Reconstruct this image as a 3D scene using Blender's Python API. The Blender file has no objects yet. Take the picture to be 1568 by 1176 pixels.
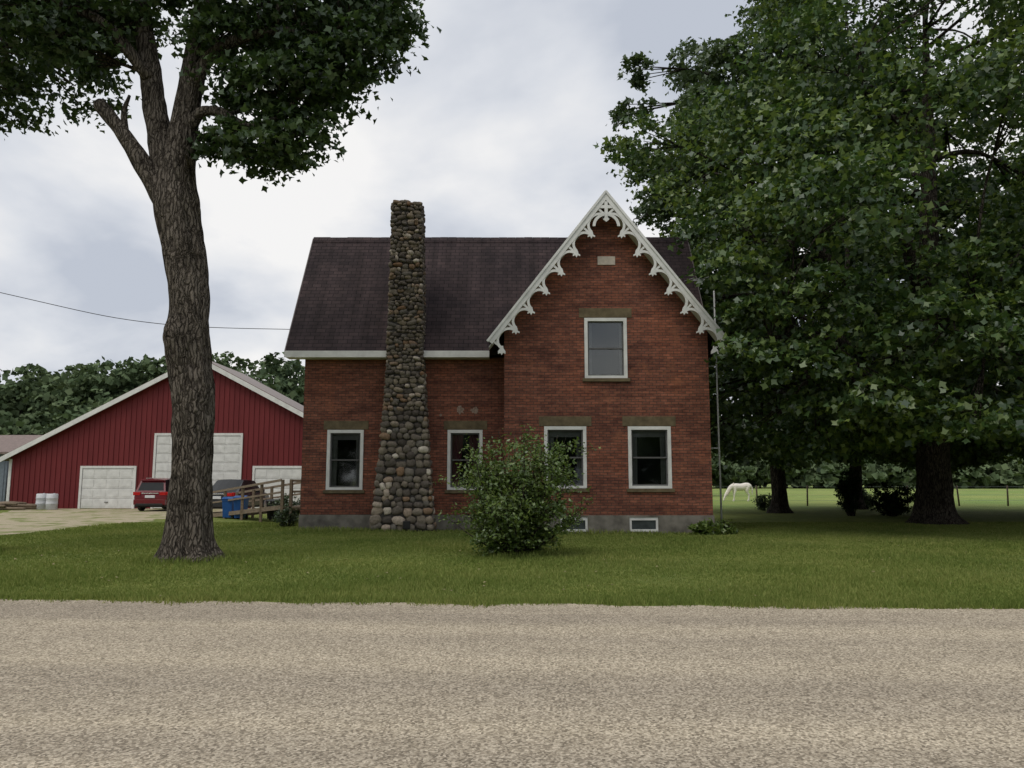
import bpy, bmesh, math, random
import numpy as np
from mathutils import Vector, noise
random.seed(7)
RNG=np.random.default_rng(11)
sc=bpy.context.scene
sc.view_settings.view_transform='Standard'
sc.view_settings.look='None'
sc.view_settings.exposure=0
col=sc.collection
# ------------------------------------------------------------------ helpers
def empty(name,loc=(0,0,0)):
    o=bpy.data.objects.new(name,None); col.objects.link(o); o.location=loc; o.empty_display_size=.3
    return o
class MB:
    def __init__(s): s.V=[];s.F=[];s.M=[];s.S=[]
    def add(s,v,f,m=0,sm=False):
        b=len(s.V); s.V.extend([tuple(p) for p in v])
        for q in f: s.F.append([i+b for i in q]); s.M.append(m); s.S.append(sm)
    def box(s,x0,x1,y0,y1,z0,z1,m=0):
        v=[(x0,y0,z0),(x1,y0,z0),(x1,y1,z0),(x0,y1,z0),(x0,y0,z1),(x1,y0,z1),(x1,y1,z1),(x0,y1,z1)]
        s.add(v,[(0,3,2,1),(4,5,6,7),(0,1,5,4),(1,2,6,5),(2,3,7,6),(3,0,4,7)],m)
    def prism(s,pts,y0,y1,m=0,axis='y'):
        n=len(pts)
        if axis=='y': v=[(p[0],y0,p[1]) for p in pts]+[(p[0],y1,p[1]) for p in pts]
        elif axis=='x': v=[(y0,p[0],p[1]) for p in pts]+[(y1,p[0],p[1]) for p in pts]
        else: v=[(p[0],p[1],y0) for p in pts]+[(p[0],p[1],y1) for p in pts]
        f=[list(range(n)),list(range(2*n-1,n-1,-1))]+[(i,i+n,(i+1)%n+n,(i+1)%n) for i in range(n)]
        s.add(v,f,m)
    def beam(s,a,b,w,h,m=0):
        a=Vector(a);b=Vector(b);d=(b-a).normalized()
        up=Vector((0,0,1)) if abs(d.z)<.95 else Vector((0,1,0))
        r=d.cross(up).normalized(); u=r.cross(d).normalized()
        v=[]
        for p in (a,b):
            for i,j in ((-1,-1),(1,-1),(1,1),(-1,1)): v.append(p+r*(i*w/2)+u*(j*h/2))
        s.add(v,[(0,1,2,3),(7,6,5,4),(0,4,5,1),(1,5,6,2),(2,6,7,3),(3,7,4,0)],m)
    def tube(s,path,rad,seg=8,m=0,cap=True,rf=None):
        P=[Vector(p) for p in path]; n=len(P); v=[];f=[]
        ref=Vector((1,0,0.01))
        for i,p in enumerate(P):
            d=(P[min(i+1,n-1)]-P[max(i-1,0)]).normalized()
            if abs(d.dot(ref))>.97: r=d.cross(Vector((0,1,0))).normalized()
            else: r=d.cross(ref).normalized()
            u=r.cross(d).normalized()
            for k in range(seg):
                a=2*math.pi*k/seg
                rr=rad[i]*(rf(p,a,i) if rf else 1)
                v.append(p+(r*math.cos(a)+u*math.sin(a))*rr)
        for i in range(n-1):
            for k in range(seg):
                k2=(k+1)%seg
                f.append((i*seg+k,i*seg+k2,(i+1)*seg+k2,(i+1)*seg+k))
        if cap:
            f.append(list(range(seg-1,-1,-1))); f.append([(n-1)*seg+k for k in range(seg)])
        s.add(v,f,m,True)
    def cyl(s,c,r,h,axis='z',seg=16,m=0,r2=None):
        c=Vector(c);ax={'x':Vector((1,0,0)),'y':Vector((0,1,0)),'z':Vector((0,0,1))}[axis]
        s.tube([c,c+ax*h],[r,r if r2 is None else r2],seg,m)
    def obj(s,name,mats,parent=None,bevel=0):
        me=bpy.data.meshes.new(name); me.from_pydata(s.V,[],s.F)
        if not isinstance(mats,(list,tuple)): mats=[mats]
        for m in mats: me.materials.append(m)
        me.polygons.foreach_set('material_index',s.M); me.polygons.foreach_set('use_smooth',s.S)
        me.update()
        o=bpy.data.objects.new(name,me); col.objects.link(o)
        if parent: o.parent=parent
        if bevel:
            b=o.modifiers.new('b','BEVEL'); b.width=bevel; b.segments=2; b.limit_method='ANGLE'
        return o
def spline(pts,n):
    P=np.array(pts,float); out=[]
    Q=np.vstack([2*P[0]-P[1],P,2*P[-1]-P[-2]])
    for i in range(len(P)-1):
        p0,p1,p2,p3=Q[i],Q[i+1],Q[i+2],Q[i+3]
        for k in range(n):
            t=k/n
            out.append(.5*((2*p1)+(-p0+p2)*t+(2*p0-5*p1+4*p2-p3)*t*t+(-p0+3*p1-3*p2+p3)*t**3))
    out.append(P[-1]); return np.array(out)
# ------------------------------------------------------------------ materials
class NT:
    def __init__(s,name):
        s.m=bpy.data.materials.new(name); s.m.use_nodes=True; s.t=s.m.node_tree
        s.b=s.t.nodes['Principled BSDF']; s.out=s.t.nodes['Material Output']
    def n(s,ty,ins=None,**kw):
        nd=s.t.nodes.new(ty)
        for k,v in kw.items(): setattr(nd,k,v)
        for k,v in (ins or {}).items():
            if isinstance(v,bpy.types.NodeSocket): s.t.links.new(v,nd.inputs[k])
            else: nd.inputs[k].default_value=v
        return nd
    def ramp(s,fac,stops):
        r=s.n('ShaderNodeValToRGB',{'Fac':fac}); e=r.color_ramp.elements
        while len(e)<len(stops): e.new(.5)
        for i,(p,c) in enumerate(stops):
            e[i].position=p; e[i].color=(c[0],c[1],c[2],1) if not isinstance(c,(int,float)) else (c,c,c,1)
        return r.outputs['Color']
    def mix(s,a,b,f,bt='MIX'):
        x=s.n('ShaderNodeMix',data_type='RGBA',blend_type=bt)
        for i,v in ((0,f),(6,a),(7,b)):
            if isinstance(v,bpy.types.NodeSocket): s.t.links.new(v,x.inputs[i])
            else: x.inputs[i].default_value=v if i==0 else (v[0],v[1],v[2],1)
        return x.outputs[2]
    def math(s,op,a,b=0.0):
        x=s.n('ShaderNodeMath',{0:a,1:b},operation=op); return x.outputs[0]
    def coord(s): return s.n('ShaderNodeTexCoord').outputs['Object']
    def map(s,v,sc=(1,1,1),rot=(0,0,0)):
        return s.n('ShaderNodeMapping',{'Vector':v,'Scale':sc,'Rotation':rot}).outputs[0]
    def noise(s,v,scale,det=4,rough=.55,dist=0):
        return s.n('ShaderNodeTexNoise',{'Vector':v,'Scale':scale,'Detail':det,'Roughness':rough,'Distortion':dist}).outputs['Fac']
    def set(s,col=None,rough=.8,spec=.3,metal=0):
        if col is not None:
            if isinstance(col,bpy.types.NodeSocket): s.t.links.new(col,s.b.inputs['Base Color'])
            else: s.b.inputs['Base Color'].default_value=(*col,1)
        s.b.inputs['Roughness'].default_value=rough; s.b.inputs['Specular IOR Level'].default_value=spec
        s.b.inputs['Metallic'].default_value=metal
    def bump(s,h,strength=.5,dist=.02):
        b=s.n('ShaderNodeBump',{'Height':h,'Strength':strength,'Distance':dist})
        s.t.links.new(b.outputs[0],s.b.inputs['Normal'])
def simple(name,c,rough=.7,var=.25,scale=6,spec=.3,metal=0,bump=0,stretch=(1,1,1)):
    t=NT(name); v=t.map(t.coord(),stretch); n=t.noise(v,scale,5)
    lo=[x*(1-var) for x in c]; hi=[min(1,x*(1+var)) for x in c]
    t.set(t.ramp(n,[(.3,lo),(.7,hi)]),rough,spec,metal)
    if bump: t.bump(n,bump,.02)
    return t.m
def leafmat(name,dark,mid,light,trans=.3,nscale=.35,gloss=.05):
    t=NT(name); t.t.nodes.remove(t.b); g=t.n('ShaderNodeNewGeometry'); r=g.outputs['Random Per Island']
    n=t.noise(t.coord(),nscale,2)
    f=t.math('ADD',t.math('MULTIPLY',r,.45),t.math('MULTIPLY',n,.7))
    c=t.ramp(f,[(.25,dark),(.55,mid),(.85,light)])
    df=t.n('ShaderNodeBsdfDiffuse',{'Color':c})
    tr=t.n('ShaderNodeBsdfTranslucent',{'Color':t.mix(c,(1.0,1.0,.35),.5,'MULTIPLY')})
    mx=t.n('ShaderNodeMixShader',{'Fac':trans}); t.t.links.new(df.outputs[0],mx.inputs[1]); t.t.links.new(tr.outputs[0],mx.inputs[2])
    if gloss:
        gl=t.n('ShaderNodeBsdfGlossy',{'Roughness':.45,'Color':(.9,.95,1,1)}); m2=t.n('ShaderNodeMixShader',{'Fac':gloss})
        t.t.links.new(mx.outputs[0],m2.inputs[1]); t.t.links.new(gl.outputs[0],m2.inputs[2]); mx=m2
    t.t.links.new(mx.outputs[0],t.out.inputs['Surface'])
    return t.m
def brick(name,side):
    t=NT(name); sp=t.n('ShaderNodeSeparateXYZ',{0:t.coord()})
    h=sp.outputs['Y'] if side else sp.outputs['X']
    v=t.n('ShaderNodeCombineXYZ',{0:h,1:sp.outputs['Z'],2:0.0}).outputs[0]
    bt=t.n('ShaderNodeTexBrick',{'Vector':v,'Scale':1.0,'Brick Width':.225,'Row Height':.084,'Mortar Size':.011,'Mortar Smooth':.2,'Bias':-.1,
        'Color1':(.275,.108,.072,1),'Color2':(.165,.067,.050,1),'Mortar':(.10,.064,.052,1)})
    c=bt.outputs['Color']
    n1=t.noise(v,.7,5,.6); n2=t.noise(t.map(v,(.35,3,1)),1.6,4,.6); n3=t.noise(t.map(v,(1,2.6,1)),5,3,.7)
    c=t.mix(c,t.ramp(n1,[(.3,(.60,.60,.64)),(.5,(1,1,1)),(.72,(1.25,1.12,1.0))]),1,'MULTIPLY')
    c=t.mix(c,t.ramp(n2,[(.35,(.68,.68,.70)),(.6,(1.1,1.1,1.07))]),1,'MULTIPLY')
    c=t.mix(c,t.ramp(n3,[(.3,(.66,.66,.66)),(.7,(1.28,1.28,1.28))]),1,'MULTIPLY')
    n4=t.noise(v,1.1,6,.65)
    c=t.mix(c,(.34,.145,.08),t.ramp(n4,[(.58,0.0),(.70,.5)]))
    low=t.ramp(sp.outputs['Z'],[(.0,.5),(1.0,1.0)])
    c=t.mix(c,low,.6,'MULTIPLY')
    t.set(c,.9,.15); t.bump(t.math('SUBTRACT',1.0,bt.outputs['Fac']),.6,.01)
    return t.m
def shingles(name,side):
    t=NT(name); sp=t.n('ShaderNodeSeparateXYZ',{0:t.coord()})
    h=sp.outputs['Y'] if side else sp.outputs['X']
    v=t.n('ShaderNodeCombineXYZ',{0:h,1:t.math('MULTIPLY',sp.outputs['Z'],1.2),2:0.0}).outputs[0]
    bt=t.n('ShaderNodeTexBrick',{'Vector':v,'Scale':1.0,'Brick Width':.32,'Row Height':.17,'Mortar Size':.012,'Mortar Smooth':.5,
        'Color1':(.050,.039,.040,1),'Color2':(.034,.027,.029,1),'Mortar':(.012,.011,.012,1)})
    n1=t.noise(v,.5,5,.6); n2=t.noise(t.map(v,(2.5,.25,1)),1.3,4)
    c=t.mix(bt.outputs['Color'],t.ramp(n1,[(.3,(.7,.7,.75)),(.7,(1.4,1.3,1.3))]),1,'MULTIPLY')
    c=t.mix(c,t.ramp(n2,[(.3,(.68,.68,.68)),(.7,(1.3,1.25,1.25))]),1,'MULTIPLY')
    t.set(c,.9,.2); t.bump(t.math('SUBTRACT',1.0,bt.outputs['Fac']),.6,.015)
    return t.m
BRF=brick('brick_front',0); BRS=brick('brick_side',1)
SHF=shingles('shingle_front',0); SHS=shingles('shingle_side',1)
WHITE=simple('white_paint',(.66,.67,.66),.5,.12,3)
STONE=simple('sandstone',(.125,.10,.060),.9,.3,5,bump=.3)
CONC=simple('foundation_concrete',(.16,.15,.13),.95,.45,2.5,bump=.4)
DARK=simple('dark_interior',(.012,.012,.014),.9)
CURT=simple('curtain',(.26,.25,.24),.9,.2,4)
CURTR=simple('curtain_red',(.16,.045,.06),.9,.2,4)
METAL=simple('grey_metal',(.4,.41,.42),.4,.1,metal=.7)
BLACK=simple('black_rubber',(.02,.02,.02),.6)
SASH=simple('sash_grey',(.10,.10,.10),.5,.1)
t=NT('window_glass'); fr=t.n('ShaderNodeFresnel',{'IOR':1.6}); gl=t.n('ShaderNodeBsdfGlossy',{'Color':(.95,1,1,1),'Roughness':.05})
bn=t.n('ShaderNodeBump',{'Height':t.noise(t.coord(),.9,1),'Strength':.12,'Distance':.05}); t.t.links.new(bn.outputs[0],gl.inputs['Normal'])
tp=t.n('ShaderNodeBsdfTransparent',{'Color':(.75,.8,.8,1)})
mx=t.n('ShaderNodeMixShader',{'Fac':t.math('MULTIPLY',fr.outputs[0],1.9)}); t.t.links.new(tp.outputs[0],mx.inputs[1]); t.t.links.new(gl.outputs[0],mx.inputs[2]); t.t.links.new(mx.outputs[0],t.out.inputs['Surface'])
GLASS=t.m
def bark(name,a,b,sc=1.0):
    t=NT(name); co=t.coord()
    dn=t.n('ShaderNodeTexNoise',{'Vector':co,'Scale':3.0,'Detail':3.0})
    off=t.n('ShaderNodeVectorMath',{0:dn.outputs['Color'],1:(.22,.22,.5)},operation='MULTIPLY').outputs[0]
    w=t.n('ShaderNodeVectorMath',{0:co,1:off},operation='ADD').outputs[0]
    n=t.noise(t.map(w,(1,1,.2)),16*sc,5,.7); n2=t.noise(co,1.4,4)
    vo=t.n('ShaderNodeTexVoronoi',{'Vector':t.map(w,(1,1,.14)),'Scale':15*sc},feature='DISTANCE_TO_EDGE').outputs['Distance']
    hgt=t.math('ADD',t.math('MULTIPLY',n,.9),t.math('MULTIPLY',t.math('MINIMUM',vo,.24),2.0))
    c=t.mix(t.ramp(hgt,[(.38,[x*.20 for x in a]),(.60,a),(.88,b)]),t.ramp(n2,[(.3,(.65,.65,.62)),(.7,(1.2,1.2,1.2))]),1,'MULTIPLY')
    t.set(c,.95,.1); t.bump(hgt,1.0,.08); return t.m
BARK=bark('maple_bark',(.092,.078,.066),(.19,.165,.142))
BARKD=bark('dark_bark',(.05,.042,.036),(.11,.095,.08))
# ground
t=NT('lawn_ground'); co=t.coord(); sp=t.n('ShaderNodeSeparateXYZ',{0:co})
n1=t.noise(co,.25,5); n2=t.noise(co,3,5,.7); n3=t.noise(t.map(co,(1,.35,1)),40,3,.7); n4=t.noise(co,.06,3)
lawn=t.ramp(n2,[(.3,(.115,.162,.042)),(.5,(.172,.218,.060)),(.72,(.25,.27,.09))])
lawn=t.mix(lawn,t.ramp(n1,[(.3,(.75,.8,.8)),(.7,(1.25,1.12,1.0))]),1,'MULTIPLY')
past=t.mix(t.ramp(n1,[(.3,(.20,.27,.085)),(.7,(.27,.33,.11))]),t.ramp(n4,[(.35,(.8,.9,.8)),(.65,(1.15,1.05,1))]),1,'MULTIPLY')
mr=t.n('ShaderNodeMapRange',{'Value':sp.outputs['Y'],'From Min':40.0,'From Max':50.0})
c=t.mix(lawn,past,mr.outputs[0]); c=t.mix(c,t.ramp(n3,[(.3,(.6,.6,.6)),(.7,(1.3,1.3,1.3))]),1,'MULTIPLY')
t.set(c,.95,.1); t.bump(t.math('ADD',n2,n3),.8,.05); LAWN=t.m
# road
t=NT('chip_seal_road'); co=t.coord()
rot=t.map(co,(1,1,1),(0,0,math.radians(3.2)))
n1=t.noise(rot,55,3,.8); n2=t.noise(t.map(rot,(.04,1,1)),.9,3,.5); n3=t.noise(t.map(rot,(.3,1,1)),2.2,6,.7)
vo=t.n('ShaderNodeTexVoronoi',{'Vector':rot,'Scale':62.0}); vc=vo.outputs['Color']
bw=t.n('ShaderNodeRGBToBW',{0:vc}).outputs[0]
c=t.ramp(bw,[(.15,(.215,.182,.138)),(.5,(.42,.362,.278)),(.85,(.63,.555,.44))])
c=t.mix(c,t.ramp(n1,[(.3,(.60,.60,.60)),(.7,(1.3,1.3,1.3))]),1,'MULTIPLY')
c=t.mix(c,t.ramp(n2,[(.35,(.84,.84,.85)),(.65,(1.12,1.12,1.10))]),1,'MULTIPLY')
c=t.mix(c,t.ramp(n3,[(.3,(.90,.90,.90)),(.7,(1.08,1.08,1.08))]),1,'MULTIPLY')
t.set(c,.95,.15); t.bump(t.math('ADD',bw,n1),.7,.012); ROAD=t.m
t=NT('gravel_drive'); co=t.coord(); n1=t.noise(co,.8,6,.7); n2=t.noise(co,25,3,.8)
c=t.mix(t.ramp(n1,[(.32,(.36,.31,.22)),(.50,(.40,.35,.25)),(.58,(.20,.22,.085)),(.75,(.15,.19,.06))]),t.ramp(n2,[(.3,(.7,.7,.7)),(.7,(1.2,1.2,1.2))]),1,'MULTIPLY')
t.set(c,.95,.1); GRAV=t.m
# leaves
L_NEAR=leafmat('maple_leaves_dark',(.022,.044,.014),(.044,.082,.024),(.078,.130,.036),.3)
L_RIGHT=leafmat('maple_leaves',(.022,.050,.017),(.062,.118,.030),(.185,.25,.055),.34,.22)
L_BACK=leafmat('oak_leaves',(.036,.064,.028),(.066,.105,.040),(.105,.150,.058),.3)
L_FAR=leafmat('hazed_distant_leaves',(.066,.098,.058),(.105,.148,.080),(.15,.195,.108),.15,.08,0)  # distance haze mixed into the leaf colour: paler, bluer greens
L_BUSH=leafmat('shrub_leaves',(.055,.098,.018),(.105,.170,.034),(.185,.25,.055),.35,1.5)
L_FIR=leafmat('yew_leaves',(.010,.020,.010),(.022,.042,.018),(.045,.07,.028),.1,1.0,0)
GRASS=leafmat('grass_blades',(.118,.170,.042),(.182,.235,.064),(.30,.32,.11),.3,.35,0)
# ------------------------------------------------------------------ foliage
LEAF=np.array([(0,-.5),(.5,.0),(.22,.12),(0,.62),(-.22,.12),(-.5,.0)],float)
KITE=np.array([(0,-.5),(.28,0),(0,.5),(-.28,0)],float)
QUAD=np.array([(-.5,-.35),(.45,-.5),(.5,.4),(-.35,.5)],float)
def norm(a): return a/(np.linalg.norm(a,axis=1,keepdims=True)+1e-9)
def leaves(name,P,Nrm,size,mat,parent,shape=LEAF,seed=1,up=.7,rnd=.75):
    r=np.random.default_rng(seed); n=len(P); k=len(shape)
    N=norm(np.array([[0,0,up]])+Nrm*.45+r.normal(size=(n,3))*rnd)
    T=norm(np.cross(N,r.normal(size=(n,3)))); B=np.cross(N,T)
    s=size*r.uniform(.6,1.3,(n,1,1))
    V=P[:,None,:]+s*(shape[None,:,0:1]*T[:,None,:]+shape[None,:,1:2]*B[:,None,:]-(np.abs(shape[None,:,0:1])*.35)*N[:,None,:])
    V=V.reshape(-1,3)
    me=bpy.data.meshes.new(name); me.vertices.add(n*k); me.vertices.foreach_set('co',V.ravel())
    me.loops.add(n*k); me.loops.foreach_set('vertex_index',np.arange(n*k,dtype=np.int32))
    me.polygons.add(n); me.polygons.foreach_set('loop_start',np.arange(0,n*k,k,dtype=np.int32))
    me.polygons.foreach_set('loop_total',np.full(n,k,dtype=np.int32))
    me.materials.append(mat); me.update(calc_edges=True); me.validate()
    o=bpy.data.objects.new(name,me); col.objects.link(o)
    if parent: o.parent=parent
    return o
def clump_pts(c,rad,n,r,per=45):
    c=np.array(c);rad=np.array(rad); ns=max(3,n//per)
    d=norm(r.normal(size=(ns,3))); q=r.uniform(.25,1.0,(ns,1))**.55
    sc_=c+d*rad*q
    P=[];Q=[]
    m=rad.mean()
    for i in range(ns):
        k=int(per*r.uniform(.5,1.5)); sr=m*r.uniform(.2,.42)
        p=r.normal(size=(k,3))*np.array([sr,sr,sr*.34])*.70
        out=d[i].copy(); out[2]*=.3
        p[:,2]-=.38*(p@out)
        P.append(sc_[i]+p); Q.append(np.repeat(d[i][None],k,0))
    return np.vstack(P),np.vstack(Q),sc_
def tree(name,trunk,clumps,leafsize,lm,bm_,seed,limbs=(),trunkseg=14,rf=None,zmin=4,per=45,shape=LEAF,steps=6,twigs=4,dead=()):
    r=np.random.default_rng(seed); root=empty(name,(trunk[0][0],trunk[0][1],0))
    mb=MB(); S=spline(trunk,steps); mb.tube(S[:,:3],S[:,3],trunkseg,rf=rf)
    nodes=[s for s in S]
    for i,L in enumerate(list(dead)+list(limbs)):
        Ls=spline(L,5); mb.tube(Ls[:,:3],Ls[:,3],14,rf=lambda p,a,i:1+.16*noise.noise(Vector(p)*3+Vector((math.cos(a),math.sin(a),0))))
        if i>=len(dead): nodes+= [s for s in Ls]
    Nn=np.array(nodes); PP=[];QQ=[]
    for (c,rad,n) in clumps:
        c=np.array(c,float)
        ok=Nn[(Nn[:,2]>zmin)]
        dd=np.linalg.norm((ok[:,:3]-c)*np.array([1,1,.8]),axis=1)+np.where(ok[:,2]>c[2]-.2,3,0)
        b=ok[np.argmin(dd)]; dist=np.linalg.norm(b[:3]-c)
        r0=min(b[3]*.55,.03+.028*dist); mid=(b[:3]+c)/2+np.array([r.normal()*.2,r.normal()*.2,.12*dist])
        S2=spline([[*b[:3],r0],[*mid,r0*.65],[*c,r0*.28]],4); mb.tube(S2[:,:3],S2[:,3],6)
        P,Q,sub=clump_pts(c,rad,n,r,per); PP.append(P);QQ.append(Q)
        for k in range(min(twigs,len(sub))):
            e=sub[k]; m2=(c+e)/2+r.normal(size=3)*.1
            mb.tube([S2[-4,:3],m2,e],[r0*.35+.008,r0*.2+.006,.005],4)
    o=mb.obj('trunk_and_limbs',bm_); o.parent=root
    o.location=(-trunk[0][0],-trunk[0][1],0)
    P=np.vstack(PP);Q=np.vstack(QQ)
    o=leaves('crown_leaves',P,Q,leafsize,lm,None,shape,seed+1); o.parent=root; o.location=(-trunk[0][0],-trunk[0][1],0)
    return root
def crown(c,rad,k,rc,n,seed,zcut=None,lo=.72,hi=1.05,inner=.25,keep=None,thin=None):
    r=np.random.default_rng(seed); out=[]
    for i in range(k):
        ph=math.acos(1-2*(i+.5)/k); th=math.pi*(1+5**.5)*i
        d=np.array([math.cos(th)*math.sin(ph),math.sin(th)*math.sin(ph),math.cos(ph)])+r.normal(size=3)*.08
        q=r.uniform(lo,hi) if r.random()>inner else r.uniform(.3,.7)
        p=np.array(c)+d*np.array(rad)*q
        if zcut and p[2]<zcut(p): continue
        if keep and not keep(p): continue
        s=rc*r.uniform(.7,1.25); m=int(n*(s/rc)**2)
        if thin: m=int(m*thin(p))
        out.append((p,(s,s,s*.72),m))
    return out
def skirt(c,rx,ry,z,k,rc,n,seed,keep=None):
    r=np.random.default_rng(seed); out=[]
    for i in range(k):
        a=2*math.pi*i/k+r.normal()*.1; q=r.uniform(.8,1.05); p=(c[0]+rx*q*math.cos(a),c[1]+ry*q*math.sin(a),z+r.uniform(-.3,.7))
        if keep and not keep(p): continue
        s=rc*r.uniform(.8,1.2); out.append((p,(s,s,s*.45),int(n*s*s/rc/rc)))
    return out
# ------------------------------------------------------------------ ground, road, drive
def redge(x): return 10.32-.056*x
mb=MB(); mb.add([(-700,-400,0),(700,-400,0),(700,900,0),(-700,900,0)],[(0,1,2,3)]); mb.obj('ground',LAWN)
mb=MB(); xs=[-400,-60,-30]+[i*.1 for i in range(-190,191)]+[30,60,400]; v=[];f=[]
for i,x in enumerate(xs):
    j=(noise.noise(Vector((x*.9,0,0)))*.16+noise.noise(Vector((x*4,3,0)))*.09) if abs(x)<20 else 0
    v+=[(x,2.9-.056*x,.004),(x,redge(x)+j,.004)]
    if i: f.append((2*i-2,2*i,2*i+1,2*i-1))
mb.add(v,f); mb.obj('road',ROAD)
mb=MB(); drv=[(-21,11.6),(-15.8,11.3),(-15.2,17),(-15,23),(-14.7,28),(-14.3,32.5),(-12.8,36),(-11.5,40),(-11.5,44.9),(-26.5,44.9),(-26,40),(-24.2,36),(-21.5,28)]
Sd=spline([(a,b,0) for a,b in drv]+[(drv[0][0],drv[0][1],0)],12)[:-1]
mb.add([(p[0]+.7*noise.noise(Vector(p)*.8)+.2*noise.noise(Vector(p)*3),p[1],.004) for p in Sd],[list(range(len(Sd)))]); mb.obj('gravel_driveway',GRAV)
# grass blades
def indrive(x,y): return (x<-14.9)&(x>-22.5)&(y<44)
r=RNG; n=340000
y=9.9+(r.random(n)**1.5)*20; x=(r.random(n)*2-1)*(.70*y+1.2)
e=10.32-.056*x+.10*np.sin(x*1.1)*np.sin(x*.37+1)+.06*np.sin(x*3.1)+.05*np.sin(x*7.7+1)
ok=(y>e-.05+.09*r.normal(size=n))&~indrive(x,y)&~((x>-.3)&(x<6.2)&(y>23.75))&~((x>-6.9)&(y>25.2)&(x<6.2))
x=x[ok];y=y[ok];n=len(x)
h=r.uniform(.025,.06,n)*(1+.5*np.sin(x*.9+np.sin(y*1.3))*np.sin(y*.8+1))
edge=(y-(10.32-.056*x))<.35; h=np.where(edge,h*1.6,h)
for (cx,cy,rr) in ((-6.6,16,1.15),(.15,16.9,.9),(-12.3,17.7,.9)):
    d=np.hypot(x-cx,y-cy); h=np.where(d<rr*r.uniform(.7,1,n),h*2.1,h)
h=np.where(((y>23.3)&(x>-.5)&(x<6.5))|((y>24.2)&(x<0)&(x>-7.2)),h*2.4,h)
a=r.random(n)*2*math.pi; w=r.uniform(.005,.010,n)*(y/11)
b=np.stack([x,y,np.zeros(n)],1); du=np.stack([np.cos(a)*w,np.sin(a)*w,np.zeros(n)],1)
tip=b+np.stack([r.normal(size=n)*.35*h,r.normal(size=n)*.35*h,h],1)
V=np.stack([b-du,b+du,tip],1).reshape(-1,3)
me=bpy.data.meshes.new('lawn_grass'); me.vertices.add(3*n); me.vertices.foreach_set('co',V.ravel()); me.loops.add(3*n)
me.loops.foreach_set('vertex_index',np.arange(3*n,dtype=np.int32)); me.polygons.add(n)
me.polygons.foreach_set('loop_start',np.arange(0,3*n,3,dtype=np.int32)); me.polygons.foreach_set('loop_total',np.full(n,3,dtype=np.int32))
me.materials.append(GRASS); me.update(calc_edges=True); o=bpy.data.objects.new('lawn_grass',me); col.objects.link(o)
# ------------------------------------------------------------------ brick house
H=empty('brick_house')
def wall(name,outline,holes,y,depth,mats):
    bm=bmesh.new(); ed=[]
    def loop(pts):
        vs=[bm.verts.new((p[0],y,p[1])) for p in pts]
        for i in range(len(vs)): ed.append(bm.edges.new((vs[i],vs[(i+1)%len(vs)])))
    loop(outline)
    for (x0,x1,z0,z1) in holes: loop([(x0,z0),(x1,z0),(x1,z1),(x0,z1)])
    bmesh.ops.triangle_fill(bm,use_beauty=True,edges=ed)
    for fc in bm.faces: fc.material_index=0
    for (x0,x1,z0,z1) in holes:
        for a,b in (((x0,z0),(x1,z0)),((x1,z0),(x1,z1)),((x1,z1),(x0,z1)),((x0,z1),(x0,z0))):
            vv=[bm.verts.new(p) for p in ((a[0],y,a[1]),(b[0],y,b[1]),(b[0],y+depth,b[1]),(a[0],y+depth,a[1]))]
            fc=bm.faces.new(vv); fc.material_index=1
    me=bpy.data.meshes.new(name); bm.to_mesh(me); bm.free()
    for m in mats: me.materials.append(m)
    o=bpy.data.objects.new(name,me); col.objects.link(o); o.parent=H; return o
def window(x0,x1,z0,z1,y,curt=0,name='window'):
    mb=MB(); f=.105
    mb.box(x0+.003,x0+f,y-.025,y+.12,z0+.003,z1-.003); mb.box(x1-f,x1-.003,y-.025,y+.12,z0+.003,z1-.003)
    mb.box(x0+f,x1-f,y-.022,y+.117,z1-f,z1-.003); mb.box(x0+f,x1-f,y-.022,y+.117,z0+.003,z0+f*.8)
    a,b,c,d=x0+f,x1-f,z0+f*.8,z1-f; m=(c+d)/2
    s=.045
    for (q0,q1,yy,k) in ((m-.02,d,y+.055,4),(c,m+.02,y+.085,4)):
        mb.box(a,a+s,yy,yy+.03,q0,q1,k); mb.box(b-s,b,yy,yy+.03,q0,q1,k)
        mb.box(a+s,b-s,yy+.002,yy+.028,q1-s,q1,k); mb.box(a+s,b-s,yy+.002,yy+.028,q0,q0+s,k)
        mb.add([(a+s,yy+.015,q0+s),(b-s,yy+.015,q0+s),(b-s,yy+.015,q1-s),(a+s,yy+.015,q1-s)],[(0,1,2,3)],1)
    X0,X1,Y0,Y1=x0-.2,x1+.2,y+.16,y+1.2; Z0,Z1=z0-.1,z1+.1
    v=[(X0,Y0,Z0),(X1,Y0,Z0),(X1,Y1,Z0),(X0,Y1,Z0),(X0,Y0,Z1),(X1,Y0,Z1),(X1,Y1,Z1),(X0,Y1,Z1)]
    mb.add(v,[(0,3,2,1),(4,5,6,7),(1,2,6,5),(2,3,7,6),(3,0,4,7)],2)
    W=b-a
    spans={0:[(0,.2),(.82,1)],1:[(0,.45),(.6,1)],2:[(0,.14),(.9,1)]}[curt]
    for (p,q) in spans:
        k=14; v=[]
        for i in range(k+1):
            t_=p+(q-p)*i/k
            shrink=.6 if curt==1 else .92
            xx=a+W*t_; xb=a+W*((p if p==0 else q)+(t_-(p if p==0 else q))*shrink)
            yy=y+.22+.03*math.sin(i*1.9)
            v+=[(xx,yy,d+.02),(xb,yy,c)]
        mb.add(v,[(2*i,2*i+2,2*i+3,2*i+1) for i in range(k)],5 if curt==1 else 3,True)
    if curt==0: mb.box(a-.02,b+.02,y+.17,y+.18,d-.22,d+.02,3)   # roller blind
    mb.obj(name,[WHITE,GLASS,DARK,CURT,SASH,CURTR],H)
GY=23.8; WY=25.3
kx=4.74/3.67; PX,PZ=2.95,10.6
def rz(x): return PZ-kx*abs(x-PX)
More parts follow.
